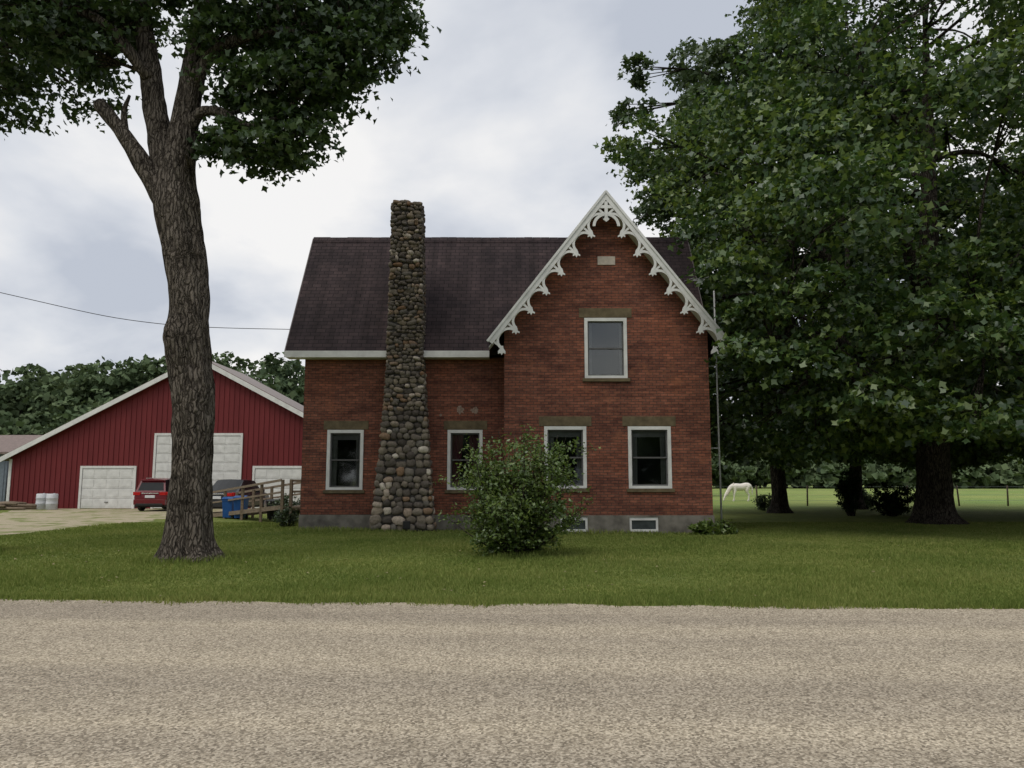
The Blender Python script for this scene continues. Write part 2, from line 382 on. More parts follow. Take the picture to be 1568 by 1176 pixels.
gw=[(2.27,3.61,4.77,6.69),(3.58,4.91,1.36,3.27),(.99,2.30,1.36,3.27)]
wall('gable_front_wall',[(-.245,.55),(6.14,.55),(6.14,rz(6.14)-.2),(PX,PZ-.2),(-.245,rz(-.245)-.2)],gw,GY,.14,[BRF,BRS])
ww=[(-6.07,-4.87,1.30,3.26),(-2.12,-.965,1.30,3.26)]
wall('wing_front_wall',[(-6.88,.5),(-.245,.5),(-.245,5.66),(-6.88,5.66)],ww,WY,.14,[BRF,BRS])
mb=MB()
mb.add([(-.245,GY,.55),(-.245,WY,.55),(-.245,WY,6.2),(-.245,GY,6.2)],[(0,1,2,3)])
mb.add([(6.14,GY,.55),(6.14,30.5,.55),(6.14,30.5,6.2),(6.14,27.9,10.3),(6.14,GY+1.2,6.2),(6.14,GY,6.2)],[(0,1,2,3,4,5)])
mb.add([(-6.88,WY,.5),(-6.88,30.5,.5),(-6.88,30.5,6.2),(-6.88,27.9,10.3),(-6.88,WY,6.2)],[(0,1,2,3,4)])
mb.add([(-6.88,30.5,.0),(6.14,30.5,0),(6.14,30.5,6.2),(-6.88,30.5,6.2)],[(0,1,2,3)])
mb.obj('side_walls',BRS,H)
bw_=[(1.47,2.31),(3.58,4.46)]
mb=MB()
for a,b in ((-.27,1.47),(2.31,3.58),(4.46,6.17)): mb.box(a,b,GY-.03,GY+.25,-.1,.552)
for a,b in bw_: mb.box(a,b,GY-.027,GY+.25,-.1,.06); mb.box(a,b,GY-.027,GY+.25,.50,.549)
mb.box(-6.91,-.275,WY-.03,WY+.2,-.1,.50)
mb.box(-6.91,-6.85,WY+.2,30.5,-.1,.50); mb.box(6.11,6.17,GY+.25,30.5,-.1,.549)
mb.obj('foundation',CONC,H)
BGL=simple('basement_glass',(.05,.06,.065),.15,.3,5,.5)
for a,b in bw_:
    mb=MB(); mb.box(a+.003,b-.003,GY+.0,GY+.06,.063,.13); mb.box(a+.003,b-.003,GY+.0,GY+.06,.40,.497); mb.box(a+.003,a+.07,GY+.003,GY+.057,.13,.40); mb.box(b-.07,b-.003,GY+.003,GY+.057,.13,.40)
    mb.box(a+.07,b-.07,GY+.03,GY+.05,.13,.40,1)
    mb.obj('basement_window',[WHITE,BGL],H)
for i,w in enumerate(gw): window(*w,GY,[2,0,0][i])
window(*ww[0],WY,0); window(*ww[1],WY,1)
mb=MB()
for (x0,x1,z0,z1) in gw:
    mb.box(x0-.16,x1+.16,GY-.02,GY+.1,z1+.004,z1+.31); mb.box(x0-.07,x1+.07,GY-.07,GY+.05,z0-.11,z0-.002)
for (x0,x1,z0,z1) in ww:
    mb.box(x0-.12,x1+.15,WY-.02,WY+.1,z1+.004,z1+.30); mb.box(x0-.07,x1+.07,WY-.07,WY+.05,z0-.11,z0-.002)
mb.obj('lintels_and_sills',STONE,H,bevel=.008)
mb=MB(); mb.box(2.72,3.28,GY-.03,GY+.02,8.40,8.68); mb.obj('date_plaque',simple('plaque_stone',(.50,.45,.39),.8,.15,8),H,bevel=.01)
mb=MB(); rr=random.Random(12)
for (cx,cz,s) in ((-1.72,3.92,.14),(-1.22,3.90,.12),(-2.35,3.75,.05)):
    K=16; mb.add([(cx+s*(1+.35*rr.uniform(-1,1))*math.cos(2*math.pi*i/K),WY-.004,cz+s*.9*(1+.4*rr.uniform(-1,1))*math.sin(2*math.pi*i/K)) for i in range(K)],[list(range(K))])
mb.obj('mortar_smears',simple('old_mortar',(.25,.19,.155),.95,.4,14),H)
# roofs
mb=MB(); RY0,RYr,RY1=24.85,27.9,30.95; ZE,ZR=5.82,10.6; T=.14
mb.prism([(RY0,ZE),(RYr,ZR),(RY1,ZE),(RY1,ZE-T),(RYr,ZR-T-.1),(RY0,ZE-T)],-7.42,6.55,0,'x'); mb.obj('main_roof',SHF,H)
mb=MB(); rr=random.Random(2)
x=-7.42
while x<6.5:
    l=min(.31,6.55-x); dz=rr.uniform(0,.015)
    mb.prism([(RYr-.14,ZR-.19+dz),(RYr,ZR+.035+dz),(RYr+.14,ZR-.19+dz),(RYr,ZR-.0+dz)],x,x+l,0,'x'); x+=.315
mb.obj('ridge_caps',SHF,H)
mb=MB(); ze=rz(PX+3.67)
for sg in (-1,1):
    pts=[(PX,PZ-.01),(PX+sg*3.67,ze-.01),(PX+sg*3.67,ze-.17),(PX,PZ-.21)]
    mb.prism(pts,23.30,27.85,0)
mb.obj('gable_roof',SHS,H)
mb=MB()
for sg in (-1,1):
    pts=[(PX,PZ-.213),(PX+sg*3.66,ze-.173),(PX+sg*3.66,ze-.2),(PX,PZ-.24)]
    mb.prism(pts,23.305,GY-.002,0)
mb.box(-7.44,-.74,24.81,24.847,5.60,5.815); mb.box(-7.40,-.74,24.85,25.297,5.60,5.64)
for xx in (-7.455,6.553):
    mb.prism([(RY0,ZE),(RYr,ZR),(RY1,ZE),(RY1,ZE-.2),(RYr,ZR-.3),(RY0,ZE-.2)],xx,xx+.03,1,'x')
mb.obj('fascia_and_soffit',[WHITE,simple('rake_trim',(.16,.14,.14),.7,.2)],H)
# gingerbread bargeboard
mb=MB(); L=math.hypot(3.67,4.74); ct,st=3.67/L,4.74/L
for sg in (-1,1):
    def pt(s,d): return (PX+sg*(s*ct-d*st), PZ+.03-s*st-d*ct)
    W=.17
    mb.prism([pt(0,0),pt(L+.03,0),pt(L+.03,W),pt(W*st/ct,W)],23.245,23.297)
    mb.prism([pt(-.02,-.035),pt(L+.06,-.035),pt(L+.06,.035),pt(.03,.035)],23.215,23.30)
    s0=.60; U=(L-s0)/7
    for i in range(7):
        cs=s0+(i+.5)*U; Ro=U*.5; Ri=Ro-.085; cd=W-.05+Ro*.86; K=18
        outer=[pt(cs+Ro*math.cos(a),cd-Ro*.86*math.sin(a)) for a in [math.pi*j/K for j in range(K+1)]]
        inner=[pt(cs+Ri*math.cos(a),cd-Ri*.86*math.sin(a)) for a in [math.pi*j/K for j in range(K,-1,-1)]]
        mb.prism(outer+inner,23.256,23.290)
    for i in range(8):
        s=s0+i*U; big=(i==7); cxp,czp=pt(s-(.06 if big else 0),W+U*.5-.09)
        tx,tz=pt(s-(.06 if big else 0),W*.5)
        w=.04
        dn=.12 if not big else .2
        mb.prism([(tx-w*1.5,tz),(tx+w*1.5,tz),(cxp+w,czp-.02),(cxp-w,czp-.02)],23.262,23.284)
        mb.prism([(cxp-.045,czp+.05),(cxp+.045,czp+.05),(cxp+.06,czp-.04),(cxp+.115,czp-dn*.6),(cxp+.115,czp-dn),(cxp+.04,czp-dn+.03),(cxp,czp-dn-.04),(cxp-.04,czp-dn+.03),(cxp-.115,czp-dn),(cxp-.115,czp-dn*.6),(cxp-.06,czp-.04)],23.250,23.294)
cx,cz=PX,PZ-1.10; Ro=.43;Ri=.34;K=18
o_=[(cx+Ro*math.cos(math.pi*j/K),cz+Ro*math.sin(math.pi*j/K)) for j in range(K+1)]
i_=[(cx+Ri*math.cos(math.pi*j/K),cz+Ri*math.sin(math.pi*j/K)) for j in range(K,-1,-1)]
mb.prism(o_+i_,23.258,23.288)
mb.prism([(cx-.34,PZ-.42),(cx+.34,PZ-.42),(cx+.40,PZ-.52),(cx-.40,PZ-.52)],23.252,23.292)
mb.prism([(cx-.05,PZ-.3),(cx+.05,PZ-.3),(cx+.05,PZ-.82),(cx+.10,PZ-.88),(cx,PZ-.96),(cx-.10,PZ-.88),(cx-.05,PZ-.82)],23.248,23.296)
mb.obj('gingerbread_bargeboard',WHITE,H)
# stone chimney
def cprof(z):
    P=[(0,-4.50,-2.48),(1.2,-4.38,-2.58),(3.2,-4.18,-2.74),(5.5,-4.07,-2.90),(10.72,-4.0,-3.03)]
    for i in range(len(P)-1):
        if z<=P[i+1][0]:
            k=(z-P[i][0])/(P[i+1][0]-P[i][0]); return P[i][1]+k*(P[i+1][1]-P[i][1]),P[i][2]+k*(P[i+1][2]-P[i][2])
    return P[-1][1:]
CY0,CY1=24.62,25.6
mb=MB(); zs=[0,1.2,3.2,5.5,10.72]; v=[];f=[]
for z in zs:
    a,b=cprof(z); v+=[(a+.06,CY0+.05,z),(b-.06,CY0+.05,z),(b-.06,CY1,z),(a+.06,CY1,z)]
for i in range(4):
    for k in range(4): f.append((i*4+k,i*4+(k+1)%4,i*4+4+(k+1)%4,i*4+4+k))
f.append((16,17,18,19)); mb.add(v,f)
mb.obj('chimney_core',simple('chimney_mortar',(.065,.06,.055),.95,.3,8,bump=.4),H)
bmi=bmesh.new(); bmesh.ops.create_icosphere(bmi,subdivisions=2,radius=1); IV=np.array([v.co[:] for v in bmi.verts]); IF=[[v.index for v in f.verts] for f in bmi.faces]; bmi.free()
mb=MB(); rr=random.Random(5)
def stone(c,s):
    a=rr.random()*100; V=[]
    ang=rr.uniform(-.4,.4); ca,sa=math.cos(ang),math.sin(ang)
    for p in IV:
        q=1+.32*noise.noise(Vector(p)*1.3+Vector((a,a,a)))
        pp=[math.copysign(abs(t)**.75,t) for t in p]
        x,y_,z=pp[0]*q*s[0],pp[1]*q*s[1],pp[2]*q*s[2]
        V.append((c[0]+(x*ca-z*sa),c[1]+y_,c[2]+(x*sa+z*ca)))
    mb.add(V,IF,0,True)
z=.03
while z<10.72:
    up_=min(1,max(0,(z-2.5)/3)); rowh=(.225-.095*up_)*rr.uniform(.75,1.25); a,b=cprof(z)
    zc=z+rowh/2; x=a+rr.uniform(-.04,.05)
    while x<b-.03:
        w=rowh*rr.uniform(.8,1.6+.7*up_); w=min(w,b-x+.04)
        stone((x+w/2,CY0+.04+rr.uniform(-.02,.02),zc+rr.uniform(-.045,.045)),(w*.5,rr.uniform(.06,.11),min(rowh,w*1.2)*rr.uniform(.44,.62))); x+=w*.98
    for xx in (a,b):
        yy=CY0+.1
        while yy<CY1:
            w=rowh*rr.uniform(1,1.9); stone((xx+(.05 if xx==a else -.05),yy+w/2,zc+rr.uniform(-.02,.02)),(rr.uniform(.06,.1),w*.48,rowh*.5)); yy+=w
    z+=rowh*.96
for k in range(34): stone((rr.uniform(-3.85,-3.18),rr.uniform(24.75,25.5),10.72+rr.uniform(.02,.12)),(.14,.14,.07))
for k in range(12): stone((rr.uniform(-3.65,-3.4),rr.uniform(24.9,25.4),10.86+rr.uniform(.0,.08)),(.13,.13,.06))
t=NT('cobblestones'); g=t.n('ShaderNodeNewGeometry'); n=t.noise(t.coord(),14,4,.7); sp=t.n('ShaderNodeSeparateXYZ',{0:t.coord()})
c=t.ramp(g.outputs['Random Per Island'],[(0,(.075,.064,.056)),(.22,(.14,.12,.10)),(.45,(.20,.17,.13)),(.62,(.145,.135,.12)),(.80,(.29,.24,.18)),(.90,(.22,.13,.075)),(1,(.58,.53,.45))])
c=t.mix(c,t.ramp(n,[(.3,(.65,.65,.65)),(.7,(1.25,1.25,1.25))]),1,'MULTIPLY')
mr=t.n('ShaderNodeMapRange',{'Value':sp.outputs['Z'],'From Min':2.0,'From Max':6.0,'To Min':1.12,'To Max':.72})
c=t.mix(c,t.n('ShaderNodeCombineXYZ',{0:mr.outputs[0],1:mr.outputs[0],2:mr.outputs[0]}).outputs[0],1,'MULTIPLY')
t.set(c,.85,.2); t.bump(n,.5,.02)
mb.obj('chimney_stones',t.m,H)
mb=MB(); mb.box(-3.42,-3.2,24.50,24.6,.1,.34); mb.obj('chimney_cleanout',BLACK,H,bevel=.01)
# antenna mast
A=empty('tv_antenna'); mb=MB()
mb.tube([(6.5,24.2,0),(6.5,24.2,8.15)],[.032,.026],8)
mb.box(6.2,6.5,24.19,24.21,5.2,5.23); mb.box(6.14,6.5,24.19,24.21,2.6,2.63)
mb.tube([(5.7,24.2,8.0),(7.3,24.4,8.12)],[.015,.015],6)
for i in range(8):
    k=i/7; px,py,pz=5.7+1.6*k,24.2+.2*k,8.0+.12*k; l=.28+.4*k
    mb.tube([(px-.35*l,py+l*.9,pz+.05),(px+.35*l,py-l*.9,pz+.02)],[.008,.008],5)
mb.obj('mast_and_elements',simple('antenna_metal',(.38,.39,.40),.5,.1),A)
# ------------------------------------------------------------------ service wire and pole
mb=MB(); Pw=spline([(-6.9,27.4,7.0),(-12,25.6,6.88),(-16.3,24,7.55),(-26,20.6,9.6)],10); mb.tube(Pw,[.012]*len(Pw),5); mb.obj('service_wire',BLACK)
U_=empty('utility_pole'); mb=MB(); mb.tube([(-26,20.5,0),(-26,20.5,10.5)],[.17,.12],12); mb.beam((-27.1,20.5,9.9),(-24.9,20.5,9.9),.1,.12)
for k in (-1,0,1): mb.cyl((-26+k,20.5,9.96),.04,.14)
mb.obj('pole',BARKD,U_)
# ------------------------------------------------------------------ barn
B=empty('red_barn')
t=NT('barn_red'); c=t.ramp(t.noise(t.map(t.coord(),(1,1,.3)),1.0,4),[(.3,(.130,.018,.021)),(.7,(.168,.025,.028))]); t.set(c,.6,.25); RED=t.m
BY=45.0; bl,br,bp,bez,bpz=-29.2,-7.6,-18.4,2.95,8.65; BD=7
def bz(x): return bpz-(bpz-bez)/(bp-bl)*abs(x-bp)
mb=MB(); mb.prism([(bl,0),(br,0),(br,bez),(bp,bpz),(bl,bez)],BY,BY+BD)
x=bl+.25
while x<br:
    mb.box(x-.03,x+.03,BY-.035,BY+.01,.0,bz(x)-.2); x+=.3
mb.obj('walls',RED,B)
mb=MB(); k_=(bpz-bez)/(bp-bl)
for sg in (-1,1):
    e=bp+sg*(bp-bl+.5); ez=bpz-k_*(bp-bl+.5)
    mb.prism([(bp,bpz+.22),(e,ez+.22),(e,ez+.06),(bp,bpz+.06)],BY-.35,BY+BD+.3,0)
    mb.prism([(bp,bpz+.17),(e+sg*.02,ez+.17),(e+sg*.02,ez-.12),(bp,bpz-.12)],BY-.42,BY-.353,1)
mb.box(bl-.04,bl+.12,BY-.05,BY+.1,0,bez-.1,1); mb.box(br-.12,br+.04,BY-.05,BY+.1,0,bez-.1,1)
mb.obj('roof_and_trim',[simple('barn_roof_metal',(.20,.16,.145),.5,.1),WHITE],B)
def gdoor(x0,x1,z1):
    mb=MB(); y=BY-.06
    mb.box(x0,x0+.13,y-.04,y+.05,0,z1); mb.box(x1-.13,x1,y-.04,y+.05,0,z1); mb.box(x0+.13,x1-.13,y-.037,y+.047,z1-.14,z1)
    zz=.03; n=max(4,int(z1/.53)); hgt=(z1-.17)/n
    for i in range(n):
        mb.box(x0+.15,x1-.15,y+.0,y+.03,zz,zz+hgt-.015)
        m=4 if x1-x0<4 else 6; pw=(x1-x0-.3)/m
        for j in range(m): mb.box(x0+.15+pw*j+.08,x0+.15+pw*(j+1)-.08,y-.012,y+.01,zz+.08,zz+hgt-.1)
        zz+=hgt
    mb.box(x0+.13,x1-.13,y+.035,y+.05,0,z1-.1,1)
    mb.box((x0+x1)/2-.1,(x0+x1)/2+.1,y-.05,y-.02,.35,.39,1)
    mb.obj('garage_door',[WHITE,SASH],B)
gdoor(-25.05,-21.8,2.45); gdoor(-20.85,-15.7,4.35); gdoor(-15.05,-11.8,2.45)
S_=empty('grey_shed'); mb=MB()
mb.prism([(48,0),(54,0),(54,3.3),(51,4.35),(48,3.3)],-44,-31.3,0,'x')
x=-43.9
while x<-31.3: mb.box(x-.03,x+.03,47.97,48.01,0,3.25); x+=.4
mb.prism([(47.6,3.36),(51,4.6),(54.4,3.36),(54.4,3.22),(51,4.45),(47.6,3.22)],-44.4,-30.9,1,'x')
mb.box(-31.31,-31.29,47.95,48.05,0,3.3,0); mb.box(-36.5,-34,47.9,47.98,0,2.6,2)
mb.obj('walls_and_roof',[simple('shed_siding',(.16,.19,.23),.6,.15),simple('shed_roof_metal',(.19,.145,.13),.6,.2),WHITE],S_)
# ------------------------------------------------------------------ cars
def paint(name,c):
    t=NT(name); t.set(t.ramp(t.noise(t.coord(),3),[(.3,[x*.9 for x in c]),(.7,c)]),.25,.5); t.b.inputs['Coat Weight'].default_value=.3; return t.m
CGL=simple('car_glass',(.012,.014,.016),.15,.2,3,.3); TL=simple('tail_lamp',(.42,.01,.012),.2,.1,3,.5); RIM=simple('alloy',(.45,.45,.46),.35,.1,metal=.8); PL=simple('plate',(.6,.62,.65),.5,.1); CHR=simple('chrome',(.6,.6,.6),.2,.05,metal=1)
def car(name,loc,rotz,colr,H_=1.68,W_=.92,Lh=2.3,sedan=False):
    root=empty(name,loc); root.rotation_euler=(0,0,rotz); mb=MB()
    zb,zm,zt=.32,.72,1.02; hr=H_
    if sedan:
        st=[(-Lh,.86,.86,-Lh+.05,.0),(-Lh+.45,1,1,-Lh+.5,.0),(-1.25,1,1,-.85,1),(.1,1,1,.0,1),(1.0,1,1,.45,.95),(1.35,1,1,1.4,0),(Lh-.35,.98,.97,Lh-.35,-.12),(Lh,.82,.82,Lh-.05,-.22)]
    else:
        st=[(-Lh,.9,.9,-Lh+.28,.93),(-Lh+.3,1,1,-Lh+.62,1),(-.9,1,1,-.8,1.02),(.2,1,1,.1,1.0),(1.05,1,1,.55,.95),(1.25,1,1,1.3,0),(Lh-.35,.98,.97,Lh-.35,-.12),(Lh,.84,.82,Lh-.05,-.25)]
    sec=[]
    for (y,ws,wb,yr,g) in st:
        if g>.3: zr=zt+(hr-zt)*g; xr=W_*.76*wb; zc=zr+.04; zbelt=zt
        else: zbelt=zt+g*.9-.04; zr=zbelt+.03; xr=W_*.8*wb; zc=zr+.02
        sec.append([(W_*.93*ws,y,zb),(W_*ws,y,zm),(W_*.96*wb,y+.02,zbelt),(xr,yr,zr),(xr*.5,yr,zc),(0,yr,zc+.01)])
    n=len(sec); V=[];
    for s in sec:
        V+=s+[(-p[0],p[1],p[2]) for p in s[:5]][::-1]
    m=11
    for i in range(n-1):
        g0=st[i][4]>.3; g1=st[i+1][4]>.3
        for k in range(m-1):
            q=(i*m+k,(i+1)*m+k,(i+1)*m+k+1,i*m+k+1); mat=0
            if k in (2,7) and g0 and g1: mat=1
            if g0!=g1 and k in (3,4,5,6): mat=1
            mb.add([V[j] for j in q],[(0,1,2,3)],mat,False)
    for i in (0,n-1):
        s=V[i*m:(i+1)*m]
        mb.add([s[0],s[1],s[9],s[10]],[(0,1,2,3)],0); mb.add([s[1],s[2],s[8],s[9]],[(0,1,2,3)],0)
        mb.add([s[2],s[3],s[7],s[8]],[(0,1,2,3)],0); mb.add([s[3],s[4],s[5],s[6],s[7]],[(0,1,2,3,4)],0)
    mb.box(-W_*.9,W_*.9,-Lh+.1,Lh-.1,.22,zb+.02,2)
    if not sedan:
        mb.add([(-.68,-Lh+.045,1.08),(.68,-Lh+.045,1.08),(.58,-Lh+.215,1.50),(-.58,-Lh+.215,1.50)],[(0,1,2,3)],1)
        mb.box(-.62,.62,-Lh+.12,-Lh+.45,1.60,1.64,0)
    for sg in (-1,1):
        xs=sorted((sg*.50,sg*.83)); mb.box(xs[0],xs[1],-Lh-.03,-Lh+.12,.84,1.0,3)
        xs=sorted((sg*.80,sg*.90)); mb.box(xs[0],xs[1],-Lh+.0,-Lh+.32,.84,1.02,3)
        xs=sorted((sg*W_,sg*(W_+.2))); mb.box(xs[0],xs[1],.72,.84,1.0,1.14,0)
        xs=sorted((sg*.55,sg*.8)); mb.box(xs[0],xs[1],-Lh-.045,-Lh,.46,.52,3)
        if not sedan: mb.beam((sg*.62,-1.5,hr+.05),(sg*.62,.2,hr+.06),.04,.04,4)
    mb.box(-W_*.9,W_*.9,-Lh-.07,-Lh+.1,.36,.62,0); mb.box(-.7,.7,-Lh-.08,-Lh+.05,.30,.42,2)
    mb.box(-.26,.26,-Lh-.03,-Lh+.02,.70,.84,5); mb.box(-.45,.45,-Lh-.025,-Lh+.02,.92,.96,4)
    mb.box(-.3,.3,Lh-.12,Lh+.02,.45,.6,2)
    for sg in (-1,1):
        for yy in (-1.38,1.42):
            mb.tube([(sg*(W_-.2),yy,.34),(sg*(W_-.17),yy,.34),(sg*(W_+.01),yy,.34),(sg*(W_+.02),yy,.34)],[.28,.34,.34,.3],20,2)
            mb.cyl((sg*W_,yy,.34) if sg>0 else (sg*W_-.03,yy,.34),.22,.03,'x',16,6)
    mb.obj('body',[paint(name+'_paint',colr),CGL,BLACK,TL,CHR,PL,RIM],root,bevel=.012)
car('red_suv',(-18.95,43.0,0),0.0,(.14,.009,.018))
car('dark_sedan',(-14.35,40.6,0),-.1,(.020,.023,.030),H_=1.62,sedan=True)
# ------------------------------------------------------------------ bins, barrels, ramp
BLUE=simple('blue_plastic',(.015,.080,.27),.45,.1)
def bin_(name,x,y,mat,h=.95,w=.28):
    root=empty(name,(x,y,0)); mb=MB()
    v=[(-w*.8,-w*.8,.06),(w*.8,-w*.8,.06),(w*.8,w*.8,.06),(-w*.8,w*.8,.06),(-w,-w,h),(w,-w,h),(w,w*1.1,h),(-w,w*1.1,h)]
    mb.add(v,[(0,3,2,1),(4,5,6,7),(0,1,5,4),(1,2,6,5),(2,3,7,6),(3,0,4,7)])
    mb.prism([(-w*1.12,h),(w*1.2,h),(w*1.2,h+.04),(0,h+.1),(-w*1.12,h+.03)],-w*1.08,w*1.08,0,'x')
    mb.box(-w*1.05,w*1.05,-w*1.05,w*1.12,h-.07,h-.03)
    for sg in (-1,1): mb.cyl((sg*w*.8-.03,w*.85,.1),.1,.06,'x',14,1)
    mb.tube([(-w*.8,w*1.25,h),(-w*.8,w*1.4,h),(w*.8,w*1.4,h),(w*.8,w*1.25,h)],[.018]*4,6,1)
    mb.obj('bin_body',[mat,BLACK],root,bevel=.015)
bin_('recycling_bin',-12.0,33.0,BLUE,.82,.22); bin_('recycling_bin',-11.35,32.6,BLUE,.88,.24)
bin_('trash_can',-9.75,31.9,BLACK,.75,.25)
mbm=simple('white_barrel_plastic',(.55,.57,.60),.4,.1)
for (x,y,c_) in ((-26.35,43.6,mbm),(-25.6,43.3,mbm)):
    root=empty('white_barrel',(x,y,0)); mb=MB()
    mb.tube([(0,0,z) for z in (0,.03,.3,.33,.36,.6,.63,.66,.85,.88)],[.26,.29,.29,.31,.29,.29,.31,.29,.29,.25],20); mb.cyl((.1,0,.88),.04,.03); mb.obj('barrel',c_,root)
WOOD=simple('weathered_wood',(.18,.14,.10),.9,.3,5,stretch=(1,1,4))
mb=MB(); rr=random.Random(3)
for i in range(30):
    l=rr.uniform(1.0,2.0); x=-29.6+rr.random()*1.6; z=.1+.12*(i//10); y=42.6+rr.random()*.9
    a=rr.uniform(-.4,.4); mb.tube([(x,y,z),(x+l*.5*math.cos(a),y+l*.5*math.sin(a),z+rr.uniform(-.02,.06)),(x+l*math.cos(a),y+l*math.sin(a),z)],[.09,.08,.07],8)
mb.obj('log_pile',WOOD)
R=empty('wooden_ramp'); mb=MB()
a0=Vector((-13.0,35.0,.05)); a1=Vector((-8.1,29.4,.62)); d=(a1-a0); dn=Vector((-d.y,d.x,0)).normalized()
for side in (-.62,.62):
    for i in range(5):
        p=a0+d*(i/4)+dn*side; mb.box(p.x-.05,p.x+.05,p.y-.05,p.y+.05,0,p.z+1.02)
    for hh,th in ((1.0,.09),(.55,.07)):
        mb.beam(a0+dn*(side*1.09)+Vector((0,0,hh)),a1+dn*(side*1.09)+Vector((0,0,hh)),.04,th)
    mb.beam(a0+dn*side*.98,a1+dn*side*.98,.05,.16)
for i in range(46):
    p=a0+d*(i/45); q=.62; mb.beam(p+dn*q,p-dn*q,.13,.03)
mb.box(-8.2,-6.92,28.6,30.2,.60,.66); 
for x,y in ((-8.15,28.65),(-8.15,30.15),(-6.98,28.65)): mb.box(x-.05,x+.05,y-.05,y+.05,0,1.65)
mb.beam((-8.15,28.65,1.6),(-6.98,28.65,1.6),.04,.09); mb.beam((-8.15,28.65,1.2),(-6.98,28.65,1.2),.04,.08)
mb.obj('ramp_timber',WOOD,R)
# ------------------------------------------------------------------ trees
def trunk_rf(seed,base_flare=.5,burl=None,fz=.30):
    def rf(p,a,i):
        z=p[2]; ca,sa=math.cos(a),math.sin(a)
        q=noise.noise(Vector((ca*2.2+seed,sa*2.2,z*.35)))*.16
        q+=abs(noise.noise(Vector((ca*6+seed,sa*6,z*.8))))*.18-.06
        q+=noise.noise(Vector((ca*11+seed,sa*11,z*2.5)))*.06
        fl=math.exp(-max(z,0)/fz)*base_flare*(.7+.6*noise.noise(Vector((ca*1.8+seed*3,sa*1.8,0)))+.5*abs(math.sin(a*2.5+seed)))
        q+=fl
        if burl:
            for (bz_,ba,w,amp) in burl:
                da=(a-ba+math.pi)%(2*math.pi)-math.pi
                q+=amp*math.exp(-((z-bz_)/w)**2-(da/.8)**2)*(1+.6*noise.noise(Vector((ca*4,sa*4,z*4))))
        return 1+q
    return rf
Y=16.0
trunk=[(-6.58,Y,-.1,.50),(-6.60,Y,.5,.43),(-6.60,Y,2.05,.39),(-6.67,Y,3.3,.41),(-6.84,Y,4.4,.43),(-6.86,Y,5.3,.40),(-6.98,Y,6.26,.40),(-7.15,Y,7.0,.41),(-7.25,Y,7.55,.45),(-7.28,Y,8.0,.39),(-7.22,Y,8.7,.31),(-7.12,Y+.05,9.95,.26),(-7.0,Y+.1,11.5,.22),(-6.8,Y+.3,14,.17),(-6.6,Y+.4,17,.06)]
dead=[[(-7.35,Y,7.4,.30),(-7.72,Y-.1,8.0,.24),(-8.10,Y-.2,8.6,.18),(-8.52,Y-.25,9.2,.15),(-8.88,Y-.25,9.62,.15),(-8.98,Y-.25,9.70,.09)],
 [(-8.3,Y-.25,8.9,.09),(-8.40,Y-.2,9.5,.06),(-8.36,Y-.1,9.95,.03)],[(-7.0,Y+.2,8.2,.05),(-6.9,Y-.5,8.45,.02)]]
limbs=[[(-7.38,Y,7.75,.33),(-7.66,Y+.1,8.8,.28),(-7.9,Y+.1,9.8,.24),(-8.15,Y+.2,11.0,.22),(-8.6,Y+.3,13,.17),(-9.2,Y+.4,15.5,.06)],
 [(-7.15,Y,9.1,.15),(-6.75,Y-.2,9.5,.12),(-6.25,Y-.3,9.45,.10),(-5.6,Y-.4,9.1,.07),(-5.0,Y-.4,9.3,.04)],
 [(-7.15,Y,10.1,.17),(-6.4,Y-.3,10.9,.13),(-5.3,Y-.5,11.2,.10),(-4.2,Y-.5,11.2,.07),(-3.3,Y-.6,11.4,.04)],
 [(-8.0,Y,10.4,.14),(-8.8,Y-.4,11.4,.11),(-9.8,Y-.6,11.8,.08),(-10.8,Y-.6,12.0,.04)]]
cl=[((-6.1,15.9,8.85),(.75,.9,.35),650),((-5.3,15.7,8.6),(.9,1.1,.40),1000),((-4.6,15.9,9.1),(.8,1.1,.55),1000),((-5.0,15.7,10.0),(1.0,1.2,.65),1500),((-4.0,15.6,10.2),(.9,1.2,.6),1400),((-3.3,15.6,10.8),(.8,1.1,.55),1200),
 ((-2.75,15.8,11.7),(.75,1.1,.55),1000),((-5.9,15.8,10.2),(.8,1.1,.5),900),((-6.35,15.8,11.3),(.8,1.2,.7),1100),((-4.6,15.6,11.4),(1.1,1.3,.65),1500),((-3.6,15.8,12.2),(1.1,1.3,.8),1400),((-5.6,16,12.3),(1.1,1.4,.8),1400),
 ((-10.8,15.7,11.7),(.9,1.2,.5),1300),((-9.9,15.6,11.2),(.8,1.1,.5),1100),((-9.1,15.8,10.75),(.6,.9,.4),600),((-9.3,15.9,12.0),(.9,1.2,.5),1100),((-8.5,15.9,11.6),(.6,1.1,.5),700),((-10.4,15.9,12.7),(1.1,1.2,.7),1200),((-7.4,15.9,12.6),(.9,1.2,.6),900)]
cl+=crown((-7.2,16.3,14.9),(5.0,4.6,3.0),34,1.3,900,31,zcut=lambda p:13.0)
tree('maple_tree',trunk,cl,.155,L_NEAR,BARK,31,limbs,trunkseg=72,rf=trunk_rf(2.0,.55,[(4.45,math.pi,.38,.24),(4.7,-2.2,.25,.15),(7.3,0,.3,.15)],.38),zmin=8.6,steps=22,twigs=7,dead=dead,per=30)
trunk=[(-12.35,17.7,-.1,.46),(-12.3,17.7,.6,.42),(-12.5,17.7,3,.36),(-12.7,17.7,7,.3),(-12.9,17.7,11,.2),(-12.9,17.7,15,.06)]
cl=crown((-14.2,18,14.2),(3.2,4,3.0),24,1.4,900,41,zcut=lambda p:11.5)
tree('maple_tree',trunk,cl,.18,L_NEAR,BARK,41,trunkseg=28,rf=trunk_rf(5.0,.45),zmin=8,steps=10)
